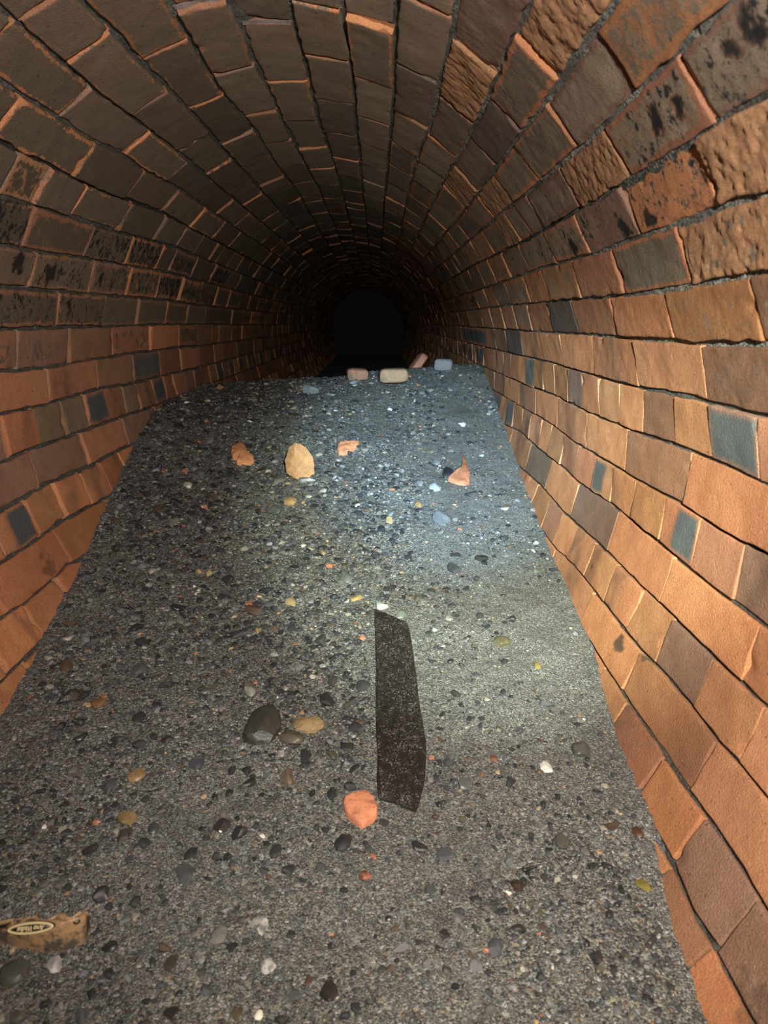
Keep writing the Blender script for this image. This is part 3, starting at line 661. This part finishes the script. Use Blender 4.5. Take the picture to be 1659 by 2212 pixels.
# singled-out stones
ST = [
 ((566, 1574), 80, 86, (0.030, 0.030, 0.025), 'largest olive grey stone on the left half of the gravel', M_STONE),
 ((629, 1597), 60, 26, (0.060, 0.050, 0.036), 'flat dark brown stone touching the largest olive grey stone', M_STONE),
 ((664, 1569), 72, 30, (0.30, 0.215, 0.105), 'crumbly yellow and white stone right of the largest olive stone', M_FRAG),
 ((151, 1506), 44, 36, DARK, 'black wet stone near the left wall above an orange-brown stone', M_GLOSS),
 ((182, 1504), 28, 34, DARK, 'shiny black stone leaning on another black stone at the left', M_GLOSS),
 ((215, 1521), 34, 22, (0.20, 0.105, 0.052), 'orange-brown oval stone near the left wall', M_STONE),
 ((302, 1549), 28, 24, DARK, 'very glossy black stone with a white glint, left side', M_GLOSS),
 ((296, 1682), 38, 26, (0.25, 0.17, 0.08), 'tan pebble with brown streaks in the left gravel', M_STONE),
 ((272, 1773), 46, 30, (0.20, 0.14, 0.062), 'triangular golden brown stone above a dark triangular one', M_STONE),
 ((272, 1810), 30, 32, (0.035, 0.032, 0.026), 'dark triangular stone below the golden brown stone', M_STONE),
 ((619, 1685), 42, 34, (0.085, 0.065, 0.045), 'square brown stone left of the dark plank', M_STONE),
 ((605, 1629), 18, 20, WHITE, 'small white speckled pebble below the crumbly yellow stone', M_FRAG),
 ((662, 1636), 30, 32, DARK, 'black wet stone right of the small white speckled pebble', M_GLOSS),
 ((719, 1717), 24, 34, DARK, 'glossy black pebble just up and left of the brick disc', M_GLOSS),
 ((741, 1823), 34, 40, DARK, 'black pointed stone just below the round brick disc', M_STONE),
 ((300, 1452), 34, 26, SLATE, 'slate grey oval stone in the upper left gravel', M_STONE),
 ((535, 1492), 42, 30, (0.10, 0.10, 0.085), 'rounded grey-brown stone above the largest olive stone', M_STONE),
 ((427, 1655), 36, 26, (0.040, 0.046, 0.052), 'blue-black slate stone left of the largest olive stone', M_STONE),
 ((596, 1845), 28, 34, (0.035, 0.035, 0.036), 'upright dark oval stone left below the brick disc', M_STONE),
 ((413, 1847), 26, 34, DARK, 'narrow black stone above the dark stone cluster', M_STONE),
 ((333, 1792), 26, 38, (0.035, 0.037, 0.040), 'tall dark stone right of the golden brown stone', M_STONE),
 ((480, 1788), 38, 26, DARK, 'black wet stone midway between golden stone and brick disc', M_GLOSS),
 ((402, 1894), 40, 46, (0.050, 0.052, 0.054), 'lumpy dark grey stone cluster left of centre', M_STONE),
 ((174, 1598), 32, 24, DARK, 'black wet stone below the orange-brown oval stone', M_GLOSS),
 ((315, 1823), 32, 26, (0.032, 0.034, 0.036), 'dark stone right of the dark triangular stone', M_STONE),
 ((472, 2026), 36, 40, (0.115, 0.115, 0.108), 'smooth grey triangular stone in the near gravel', M_STONE),
 ((562, 2001), 42, 44, (0.50, 0.50, 0.46), 'pale crumbly mortar lump in the near gravel, larger of two', M_FRAG),
 ((579, 2089), 34, 34, (0.48, 0.48, 0.44), 'pale crumbly mortar lump below the larger pale lump', M_FRAG),
 ((716, 2147), 44, 44, (0.018, 0.017, 0.016), 'large glossy black stone near the bottom edge', M_GLOSS),
 ((370, 2193), 34, 36, (0.018, 0.018, 0.019), 'glossy black stone at the bottom edge, left of the white pebble', M_GLOSS),
 ((559, 2199), 20, 22, (0.78, 0.75, 0.64), 'cream white pebble at the bottom edge', M_STONE),
 ((368, 2085), 36, 36, (0.040, 0.036, 0.028), 'dark oval stone with a grey band, left near gravel', M_STONE),
 ((636, 2157), 28, 34, (0.055, 0.058, 0.060), 'grey-blue stone left of the large glossy black stone', M_STONE),
 ((513, 2190), 32, 32, (0.070, 0.060, 0.040), 'olive brown stone at the bottom edge left of the cream pebble', M_STONE),
 ((499, 2051), 24, 22, DARK, 'black pebble right below the smooth grey triangular stone', M_GLOSS),
 ((145, 1919), 22, 22, DARK, 'black pebble just above the muddy shoe', M_STONE),
 ((292, 1954), 26, 22, (0.030, 0.031, 0.030), 'dark stone to the right of the muddy shoe', M_STONE),
 ((120, 2092), 44, 36, (0.42, 0.42, 0.41), 'flaky pale grey stone below the muddy shoe', M_STONE),
 ((30, 2108), 70, 50, (0.050, 0.052, 0.048), 'broad dark stone below the muddy shoe at the left edge', M_STONE),
 ((1181, 1660), 28, 24, (0.70, 0.70, 0.66), 'white shell-like chip beside the right wall', M_STONE),
 ((1066, 1640), 18, 18, (0.12, 0.055, 0.035), 'small red-brown pebble between plank and right wall', M_STONE),
 ((1116, 1921), 32, 28, (0.030, 0.020, 0.014), 'glossy dark brown stone below the twig', M_GLOSS),
 ((1389, 1917), 30, 34, (0.14, 0.115, 0.030), 'olive yellow stone close to the right wall', M_STONE),
 ((1378, 1799), 24, 20, (0.045, 0.022, 0.012), 'dark rust-brown stone against the right wall', M_STONE),
 ((1217, 1819), 36, 32, (0.050, 0.047, 0.038), 'dark olive stone right of the twig', M_STONE),
 ((1193, 1490), 30, 16, (0.075, 0.078, 0.078), 'flat grey stone with a glint near the right wall', M_GLOSS),
 ((1256, 1626), 42, 26, (0.050, 0.050, 0.044), 'flat dark stone beside the wall above the white chip', M_STONE),
 ((1003, 1695), 38, 26, (0.075, 0.080, 0.082), 'slate grey stone right of the dark plank', M_STONE),
 ((1160, 1440), 16, 14, (0.24, 0.19, 0.06), 'small yellow pebble in the pale grit at right', M_STONE),
 ((967, 1021), 32, 36, (0.020, 0.021, 0.026), 'black stone leaning on the pointed orange shard', M_GLOSS),
 ((951, 1122), 38, 46, (0.085, 0.095, 0.105), 'angular blue-grey stone below the pointed orange shard', M_STONE),
 ((625, 1087), 32, 16, (0.34, 0.235, 0.11), 'tan stone below the tan brick lump', M_STONE),
 ((903, 1091), 22, 16, (0.30, 0.19, 0.09), 'orange tan pebble left of the angular blue-grey stone', M_STONE),
 ((842, 1126), 20, 14, (0.36, 0.27, 0.14), 'pale tan pebble in the brightly lit grit', M_STONE),
 ((702, 1036), 24, 20, (0.095, 0.095, 0.082), 'grey-brown stone at the right foot of the tan brick lump', M_STONE),
 ((752, 1034), 24, 18, SLATE, 'dark slate stone below the flat orange chip', M_STONE),
 ((660, 1041), 46, 9, (0.42, 0.43, 0.42), 'pale flat mortar sliver under the tan brick lump', M_FRAG),
 ((999, 918), 16, 14, (0.62, 0.62, 0.62), 'white pebble on the bluish grit below the crest', M_STONE),
 ((943, 1056), 34, 20, (0.24, 0.26, 0.28), 'pale grey flat stone left of the pointed orange shard', M_STONE),
 ((450, 1240), 18, 20, (0.40, 0.30, 0.14), 'small yellow stone in the dark left gravel', M_STONE),
 ((627, 1303), 26, 18, (0.33, 0.25, 0.13), 'tan stone left of the top end of the plank', M_STONE),
 ((769, 1295), 24, 13, (0.36, 0.26, 0.11), 'yellow-brown pebble just above the top end of the plank', M_STONE),
 ((697, 1195), 14, 18, (0.34, 0.25, 0.14), 'tan pebble in the middle of the gravel', M_STONE),
 ((1084, 1390), 38, 18, (0.075, 0.068, 0.040), 'olive flat stone in the pale grit right of the plank', M_STONE),
 ((822, 1311), 34, 14, (0.30, 0.34, 0.30), 'pale greenish flat stone at the top tip of the plank', M_STONE),
 ((866, 1333), 26, 14, (0.085, 0.10, 0.085), 'green-grey stone on the upper right corner of the plank', M_STONE),
 ((430, 1025), 26, 18, (0.065, 0.075, 0.082), 'slate stone left of the notched orange chip', M_STONE),
 ((985, 1230), 36, 22, (0.032, 0.034, 0.034), 'dark stone on the pale grit above the plank', M_STONE),
 ((1040, 1210), 30, 10, (0.020, 0.018, 0.016), 'thin black flat stone in the pale grit at right', M_STONE),
 ((788, 1892), 28, 24, (0.36, 0.14, 0.08), 'red-orange flake below the brick disc', M_FRAG),
 ((763, 829), 24, 26, (0.14, 0.16, 0.16), 'grey stone in front of the left brick on the crest', M_STONE),
 ((669, 846), 42, 20, (0.12, 0.135, 0.14), 'pale slate flat stone at the left of the crest', M_STONE),
 ((518, 830), 26, 16, (0.13, 0.15, 0.12), 'greenish grey stone where the crest meets the left wall', M_STONE),
 ((475, 840), 16, 9, (0.52, 0.28, 0.14), 'small orange chip by the left wall near the crest', M_FRAG),
 ((744, 1250), 32, 24, (0.085, 0.090, 0.085), 'grey stone in the lit middle above the plank', M_STONE),
 ((597, 1045), 34, 22, (0.105, 0.115, 0.105), 'greenish grey stone left of the pale mortar sliver', M_STONE),
 ((600, 1104), 36, 20, (0.060, 0.075, 0.068), 'dark green-grey stone below the tan stone', M_STONE),
 ((720, 1470), 26, 28, (0.040, 0.040, 0.036), 'dark glossy stone left of the plank', M_GLOSS),
 ((690, 1385), 24, 20, (0.038, 0.040, 0.036), 'round dark stone left of the upper plank', M_STONE),
]
for i, (p, w, h, c, lab, mt) in enumerate(ST):
    lum = max(c); c = tuple(v*(0.68 if lum > 0.19 else 1.0) for v in c)
    flat = mt is M_FRAG
    put('stone', p, w, h, c, lab, 'stone', 300 + 7*i, mt, 0.42 if h > 12 else 0.2, random.uniform(-25, 25), 3, None,
        ((c[0]*0.35, c[1]*0.35, c[2]*0.35), -0.5) if flat else None, planes=9 + (i % 6), lo=0.72 if w > 58 else 0.42, hi=0.92 if w > 58 else 0.85, rough=0.10 if flat else 0.025)
# twig
def tube(pts, rad, n=7):
    V = []; F = []
    for i, p in enumerate(pts):
        d = (pts[min(i+1, len(pts)-1)] - pts[max(i-1, 0)]).normalized(); a = d.cross(Vector((0, 0, 1))).normalized(); b = d.cross(a)
        rr = rad[i]
        for j in range(n): V.append(p + a*math.cos(j*2*math.pi/n)*rr + b*math.sin(j*2*math.pi/n)*rr)
    for i in range(len(pts)-1):
        for j in range(n): F.append((i*n+j, i*n+(j+1) % n, (i+1)*n+(j+1) % n, (i+1)*n+j))
    F.append(tuple(range(n-1, -1, -1))); F.append(tuple(range((len(pts)-1)*n, len(pts)*n)))
    return V, F
tp = [floor_hit(p) + Vector((0, 0, 0.003)) for p in ((1128, 1887), (1136, 1886), (1144, 1884), (1153, 1882), (1161, 1880))]
V, F = tube(tp, [0.0024, 0.002, 0.0019, 0.0014, 0.0006])
me = mesh_from('twig', np.array([v[:] for v in V]), F, [M_STONE], {'base': np.tile(np.array((0.014, 0.012, 0.011)), (len(V), 1))})
tag(link('twig', me), 'short thin black twig lying on the right-hand grit', 'twig')
tp = [floor_hit(p) + Vector((0, 0, 0.004)) for p in ((738, 1051), (748, 1049), (760, 1052), (770, 1055), (780, 1060))]
V, F = tube(tp, [0.0016, 0.0026, 0.0028, 0.0024, 0.001])
me = mesh_from('twig', np.array([v[:] for v in V]), F, [M_STONE], {'base': np.tile(np.array((0.065, 0.045, 0.038)), (len(V), 1))})
tag(link('twig', me), 'thin brown twig lying right of the tan brick lump', 'twig')

# 300 countable pebbles, then the uncountable grit
PAL = [(DARK, 34), (SLATE, 20), ((0.034, 0.036, 0.038), 22), (OLV, 8), (BRN, 5), (GREY, 6), ((0.085, 0.085, 0.075), 6), (TAN, 1.0), ((0.22, 0.10, 0.055), 0.6), (WHITE, 0.45)]
variants = []
for i in range(30):
    c = random.choices([q[0] for q in PAL], [q[1] for q in PAL])[0]
    r = random.Random(i); dims = (1, r.uniform(0.62, 0.95), r.uniform(0.4, 0.62))
    variants.append(stone_mesh('pebble', 1000 + i*13, c, 2, dims, M_GLOSS if (sum(c) < 0.09 and i % 2) else M_STONE, planes=11, lo=0.42, hi=0.85, rough=0.03))
def inside(x, y, z, mrg=0.012):
    an = math.atan2(z - CZT, x - CXT); rr = RT*(1 + D2*math.cos(2*(an - P2))); return math.hypot(x - CXT, z - CZT) < rr - mrg
def density(px, py):
    d = 1.0
    if px > 930 and 1080 < py < 1480: d = 0.22
    if px > 880 and py < 1080: d = 0.45
    if px > 960 and py > 1480: d = 0.42
    if px < 560 and py < 1500: d = 1.35
    return d
PLK = [(806, 1312), (925, 1765)]
cnt = 0; spots = []
rp = random.Random(5)
while cnt < 300:
    px, py = rp.uniform(-20, 1500), rp.uniform(830, 2240)
    if rp.random() > density(px, py)/1.4: continue
    if PLK[0][0] - 12 < px < PLK[1][0] + 12 and PLK[0][1] - 5 < py < PLK[1][1] + 8: continue
    if px < 215 and 1930 < py < 2075: continue
    P = floor_hit((px, py)); m = px_m(P)
    if not inside(P.x, P.y, P.z, 0.02) or P.y > 2.6: continue
    s = m*rp.choice([17, 20, 22, 25, 28, 34, 42])*(1.0 if py > 1300 else 0.8)
    s = min(max(s, 0.009), 0.034)
    if any((P.x - a)**2 + (P.y - b)**2 < (c + s*0.5)**2 for a, b, c in placed + spots): continue
    spots.append((P.x, P.y, s*0.5))
    o = link('pebble', rp.choice(variants), loc=(P.x, P.y, P.z + s*rp.uniform(-0.02, 0.10)), rot=(rp.uniform(-0.35, 0.35), rp.uniform(-0.35, 0.35), rp.uniform(0, 6.28)))
    o.scale = (s, s, s)
    tag(o, 'small wet pebble lying loose in the gravel bed', 'pebble', 'small pebbles scattered over the gravel bed'); cnt += 1
def grit(name, n, smin, smax, sub, seed, label, yr):
    r = np.random.default_rng(seed); Vs, Fs, Cs = [], [], []; off = 0
    shapes = [stone_shape(4000 + i, sub, (1, r.uniform(.6, .95), r.uniform(.45, .7)), planes=12, lo=.36, hi=.85, rough=0.0)[0] for i in range(16)]; Fb = ICO[sub][1]
    cols = np.array([q[0] for q in PAL] + [(0.17, 0.16, 0.13), (0.20, 0.19, 0.16), (0.26, 0.19, 0.10), (0.11, 0.11, 0.10), (0.25, 0.10, 0.055)]); pw = np.array([q[1] for q in PAL] + ([12, 9, 4, 8, 1.4] if sub == 1 else [3, 1.5, 0.8, 7, 0.5])); pw = pw/pw.sum()
    pk = np.array(placed + spots); nc = n*14
    y = yr[0]*(yr[1]/yr[0])**(r.random(nc)**0.85); x = r.uniform(-0.66, 0.44, nc); z = floor_z(x, y)
    an = np.arctan2(z - CZT, x - CXT); ok = np.hypot(x - CXT, z - CZT) < RT*(1 + D2*np.cos(2*(an - P2))) - 0.008
    s = (smin + (smax - smin)*r.random(nc)**2.4)*np.clip(y, 0.75, 1.5)
    ok &= r.random(nc) > silt_mask(x, y)*(0.9 if sub == 2 else 0.5)
    ok &= noise3(np.stack([x, y, x*0], 1), 7, 77) > r.uniform(-0.9, 0.35, nc) - np.clip(-x - 0.15, 0, 0.3)*3*np.clip(y - 0.8, 0, 1)
    c3 = np.outer(x, RX) + np.outer(y, AX) + np.outer(z, UX); px = W_/2 + F_*c3[:, 0]/c3[:, 2]; py = H_/2 - F_*c3[:, 1]/c3[:, 2]
    ok &= ~((px > PLK[0][0] - 6) & (px < PLK[1][0] + 3) & (py > PLK[0][1]) & (py < PLK[1][1]))
    idx = np.nonzero(ok)[0]; k = 0
    for q in idx:
        if k >= n: break
        X, Y, Z, sz = x[q], y[q], z[q], s[q]
        if ((pk[:, 0] - X)**2 + (pk[:, 1] - Y)**2 < (pk[:, 2]*0.75)**2).any(): continue
        V = shapes[r.integers(16)]*sz; a = r.uniform(0, 6.28); ca, sa = math.cos(a), math.sin(a)
        V = np.stack([V[:, 0]*ca - V[:, 1]*sa + X, V[:, 0]*sa + V[:, 1]*ca + Y, V[:, 2] + Z + sz*r.uniform(-0.10, 0.10)], 1)
        Vs.append(V); Fs.append(Fb + off); off += len(V)
        Cs.append(np.tile(cols[r.choice(len(cols), p=pw)]*r.uniform(0.75, 1.25), (len(V), 1))); k += 1
    o = link(name, mesh_from(name, np.concatenate(Vs), np.concatenate(Fs), [M_STONE], {'base': np.concatenate(Cs)}, smooth=False))
    tag(o, label, 'gravel'); o['kind'] = 'stuff'
def project(x, y, z):
    c = RX*x + AX*y + UX*z
    return W_/2 + F_*c[0]/c[2], H_/2 - F_*c[1]/c[2]
grit('gravel', 12500, 0.0040, 0.0165, 2, 1, 'loose dark gravel stones spread over the bed of grit', (0.46, 3.0))
grit('coarse_grit', 26000, 0.0018, 0.0056, 1, 2, 'fine multicoloured grit grains covering the gravel bed', (0.46, 2.9))

# ---------------------------------------------------------------- muddy shoe at the left edge
def shoe():
    C = floor_hit((110, 2035)); root = bpy.data.objects.new('shoe', None); COL.objects.link(root); root.location = C
    fr = [(192, 2022), (186, 2036), (165, 2046), (135, 2055), (105, 2058), (70, 2056), (35, 2050), (0, 2044), (-60, 2040), (-140, 2040), (-230, 2046), (-300, 2050), (-330, 2040)]
    bk = [(190, 1972), (182, 1966), (172, 1967), (152, 1980), (128, 1972), (104, 1984), (76, 1976), (54, 1985), (0, 1994), (-60, 1990), (-140, 1978), (-230, 1975), (-310, 1990)]
    fr = [(193, 2004)] + fr; bk = [(192, 1990)] + bk
    n = len(fr); A = [floor_hit(p) for p in fr]
    B = []
    for i, p in enumerate(bk):      # the far top rim stands about 3 cm above the bed
        x, z, y = ray(p); Y = np.linspace(0.3, 1.5, 1500); hh = (0.016, 0.022, 0.026, 0.028, 0.029)[i] if i < 5 else 0.030
        g = floor_z(x/y*Y, Y) + hh - z/y*Y; j = int(np.argmax(g > 0)); B.append(Vector((x/y*Y[j], Y[j], z/y*Y[j])))
    V = []; m = 13; ss = np.linspace(0, n - 1, (n - 1)*6 + 1)
    def at(Lp, s):
        i = min(int(s), n - 2); t = s - i; g = lambda q: Lp[max(0, min(n - 1, q))]
        a, b, c, d = g(i - 1), g(i), g(i + 1), g(i + 2)
        return 0.5*((b*2) + (c - a)*t + (a*2 - b*5 + c*4 - d)*t*t + (b*3 - a - c*3 + d)*t**3)
    for s in ss:
        a, b = at(A, s), at(B, s); e0_ = min(1.0, s/3.0); fb = Vector((b.x, b.y + 0.010*e0_, float(floor_z(b.x, b.y + 0.01*e0_)[0]) - 0.006)); a = a + Vector((0, 0, -0.006))
        hz = b.z - a.z; e = min(1.0, s/2.0); d = b - a
        prof = [(0, 0.0), (-0.03, 0.22), (0.0, 0.48), (0.10, 0.74), (0.25, 0.93), (0.42, 1.01), (0.60, 0.98), (0.78, 0.93), (0.92, 0.95), (1.0, 1.0)]
        for u, w in prof: V.append(a + Vector((d.x*u, d.y*u, hz*w)))
        for q in (0.25, 0.6, 1.0): V.append(b.lerp(fb, q))
    V = np.array([v[:] for v in V]) - np.array(C[:]); ns = len(ss)
    Nn = fbm(V, 45, 4, 3); V[:, 2] += 0.0016*Nn; V[:, 1] += 0.001*fbm(V, 70, 14, 2)
    F = [(i*m + j, i*m + j + 1, (i+1)*m + j + 1, (i+1)*m + j) for i in range(ns - 1) for j in range(m - 1)]
    F.append(tuple(range(m - 1, -1, -1))); F.append(tuple(range((ns-1)*m, ns*m)))
    t = NT('muddy_leather'); c = t.co(); n1 = t.noise(c, 58, 6, 0.7); n2 = t.noise(c, 300, 3, 0.6)
    col = t.mix(t.step(n1, 0.42, 0.60), (0.34, 0.205, 0.100), (0.075, 0.062, 0.045)); col = t.mix(t.math('MULTIPLY', t.step(n2, 0.55, 0.72), 0.5), col, (0.05, 0.042, 0.032))
    mat = t.out(col, 0.42, t.bump(n1, 0.5, 0.004), 0.5)
    up = link('upper', mesh_from('shoe_upper', V, F, [mat]), root)
    # eyelet near the toe
    tm = NT('dark_hole').out((0.02, 0.016, 0.012), 0.7)
    # oval badge on the top plateau
    from mathutils.bvhtree import BVHTree
    tree = BVHTree.FromPolygons([Vector(v) + C for v in V], F)
    def top_pt(p, hh=0.0):
        x, z, y = ray(p); d = Vector((x, y, z)).normalized(); q, nrm, _, _ = tree.ray_cast(Vector((0, 0, 0)), d)
        if q is None: q, nrm, _, _ = tree.find_nearest(d*C.length)
        return q - d*0.0008, nrm
    (c0, n0), (e0, _), (w0, _) = top_pt((68, 2004)), top_pt((115, 2000)), top_pt((22, 2009)); ex = (e0 - w0); half = ex.length*0.5*49/46.5; ex.normalize(); c0 = (e0 + w0)*0.25 + c0*0.5
    ez = (n0 if n0.dot(-c0) > 0 else -n0); ez = (ez + Vector((0, 0, 0.35))).normalized(); ez = (ez - ex*ez.dot(ex)).normalized(); ey = ez.cross(ex); c0 = c0 + ez*0.0012
    vdir = c0.normalized(); upv = Vector((0, AX[1], UX[1])); hb = 11.5*px_m(c0)/max(0.45, math.sqrt(1 - ey.dot(vdir)**2))
    M = Matrix(((ex.x, ey.x, ez.x, c0.x - C.x), (ex.y, ey.y, ez.y, c0.y - C.y), (ex.z, ey.z, ez.z, c0.z - C.z), (0, 0, 0, 1)))
    nseg = 72; V2, F2 = [], []
    for (q, zz) in ((1.0, -0.004), (1.0, 0.0006), (0.0, 0.0009)):
        for j in range(nseg):
            an = j*2*math.pi/nseg; V2.append((half*q*math.cos(an), hb*q*math.sin(an), zz))
    for a in range(2):
        for j in range(nseg): F2.append((a*nseg + j, a*nseg + (j+1) % nseg, (a+1)*nseg + (j+1) % nseg, (a+1)*nseg + j))
    F2.append(tuple(range(nseg - 1, -1, -1)))
    dk = NT('badge_brown').out((0.035, 0.022, 0.022), 0.4); cr = NT('badge_cream').out((0.62, 0.52, 0.26), 0.38)
    bd = link('badge', mesh_from('badge', np.array(V2), F2, [dk]), root); bd.matrix_local = M; bd['label'] = 'dark oval badge with cream rim and lettering'
    V3, F3 = [], []; mm = 10
    for j in range(nseg):
        an = j*2*math.pi/nseg; px_, py_ = half*math.cos(an), hb*math.sin(an); nrm = Vector((math.cos(an)/half, math.sin(an)/hb, 0)).normalized()
        for i in range(mm):
            b = i*2*math.pi/mm; V3.append((px_ + nrm.x*0.0013*math.cos(b) - nrm.x*0.0009, py_ + nrm.y*0.0013*math.cos(b) - nrm.y*0.0009, 0.0006 + 0.0010*math.sin(b)))
    for j in range(nseg):
        for i in range(mm): F3.append((j*mm + i, ((j+1) % nseg)*mm + i, ((j+1) % nseg)*mm + (i+1) % mm, j*mm + (i+1) % mm))
    rim = link('badge_rim', mesh_from('badge_rim', np.array(V3), F3, [cr]), bd)
    fc = bpy.data.curves.new('badge_lettering', 'FONT'); fc.body = 'Arvo Wadius'; fc.align_x = 'CENTER'; fc.align_y = 'CENTER'; fc.size = hb*1.25; fc.shear = 0.35; fc.extrude = 0.0003; fc.offset = 0.00016
    to = bpy.data.objects.new('tmp_text', fc); COL.objects.link(to); bpy.context.view_layer.update()
    tme = bpy.data.meshes.new_from_object(to.evaluated_get(bpy.context.evaluated_depsgraph_get())); bpy.data.objects.remove(to); bpy.data.curves.remove(fc)
    tme.materials.clear(); tme.materials.append(cr); xs = np.array([v.co.x for v in tme.vertices]); sx = 2*half*0.60/max(1e-6, np.ptp(xs))
    le = link('badge_lettering', tme, bd); le.rotation_euler = (0, 0, math.pi); le.scale = (sx, 1.0, 1); le.location = (0.001, 0, 0.0012)
    # small dark eyelet near the toe
    ep = top_pt((166, 1992))[0]; V4 = []; F4 = []
    for (q, zz) in ((0.0036, 0.0), (0.0034, 0.0012), (0.002, 0.0012), (0.002, -0.001)):
        for j in range(20): V4.append((q*math.cos(j*math.pi/10), q*math.sin(j*math.pi/10)*0.8, zz))
    for a in range(3):
        for j in range(20): F4.append((a*20 + j, a*20 + (j+1) % 20, (a+1)*20 + (j+1) % 20, (a+1)*20 + j))
    F4.append(tuple(range(60, 80)))
    link('eyelet', mesh_from('eyelet', np.array(V4), F4, [tm]), root, loc=ep - C)
    tag(root, 'muddy tan shoe with an oval badge, lying at the lower left edge', 'shoe')
shoe()
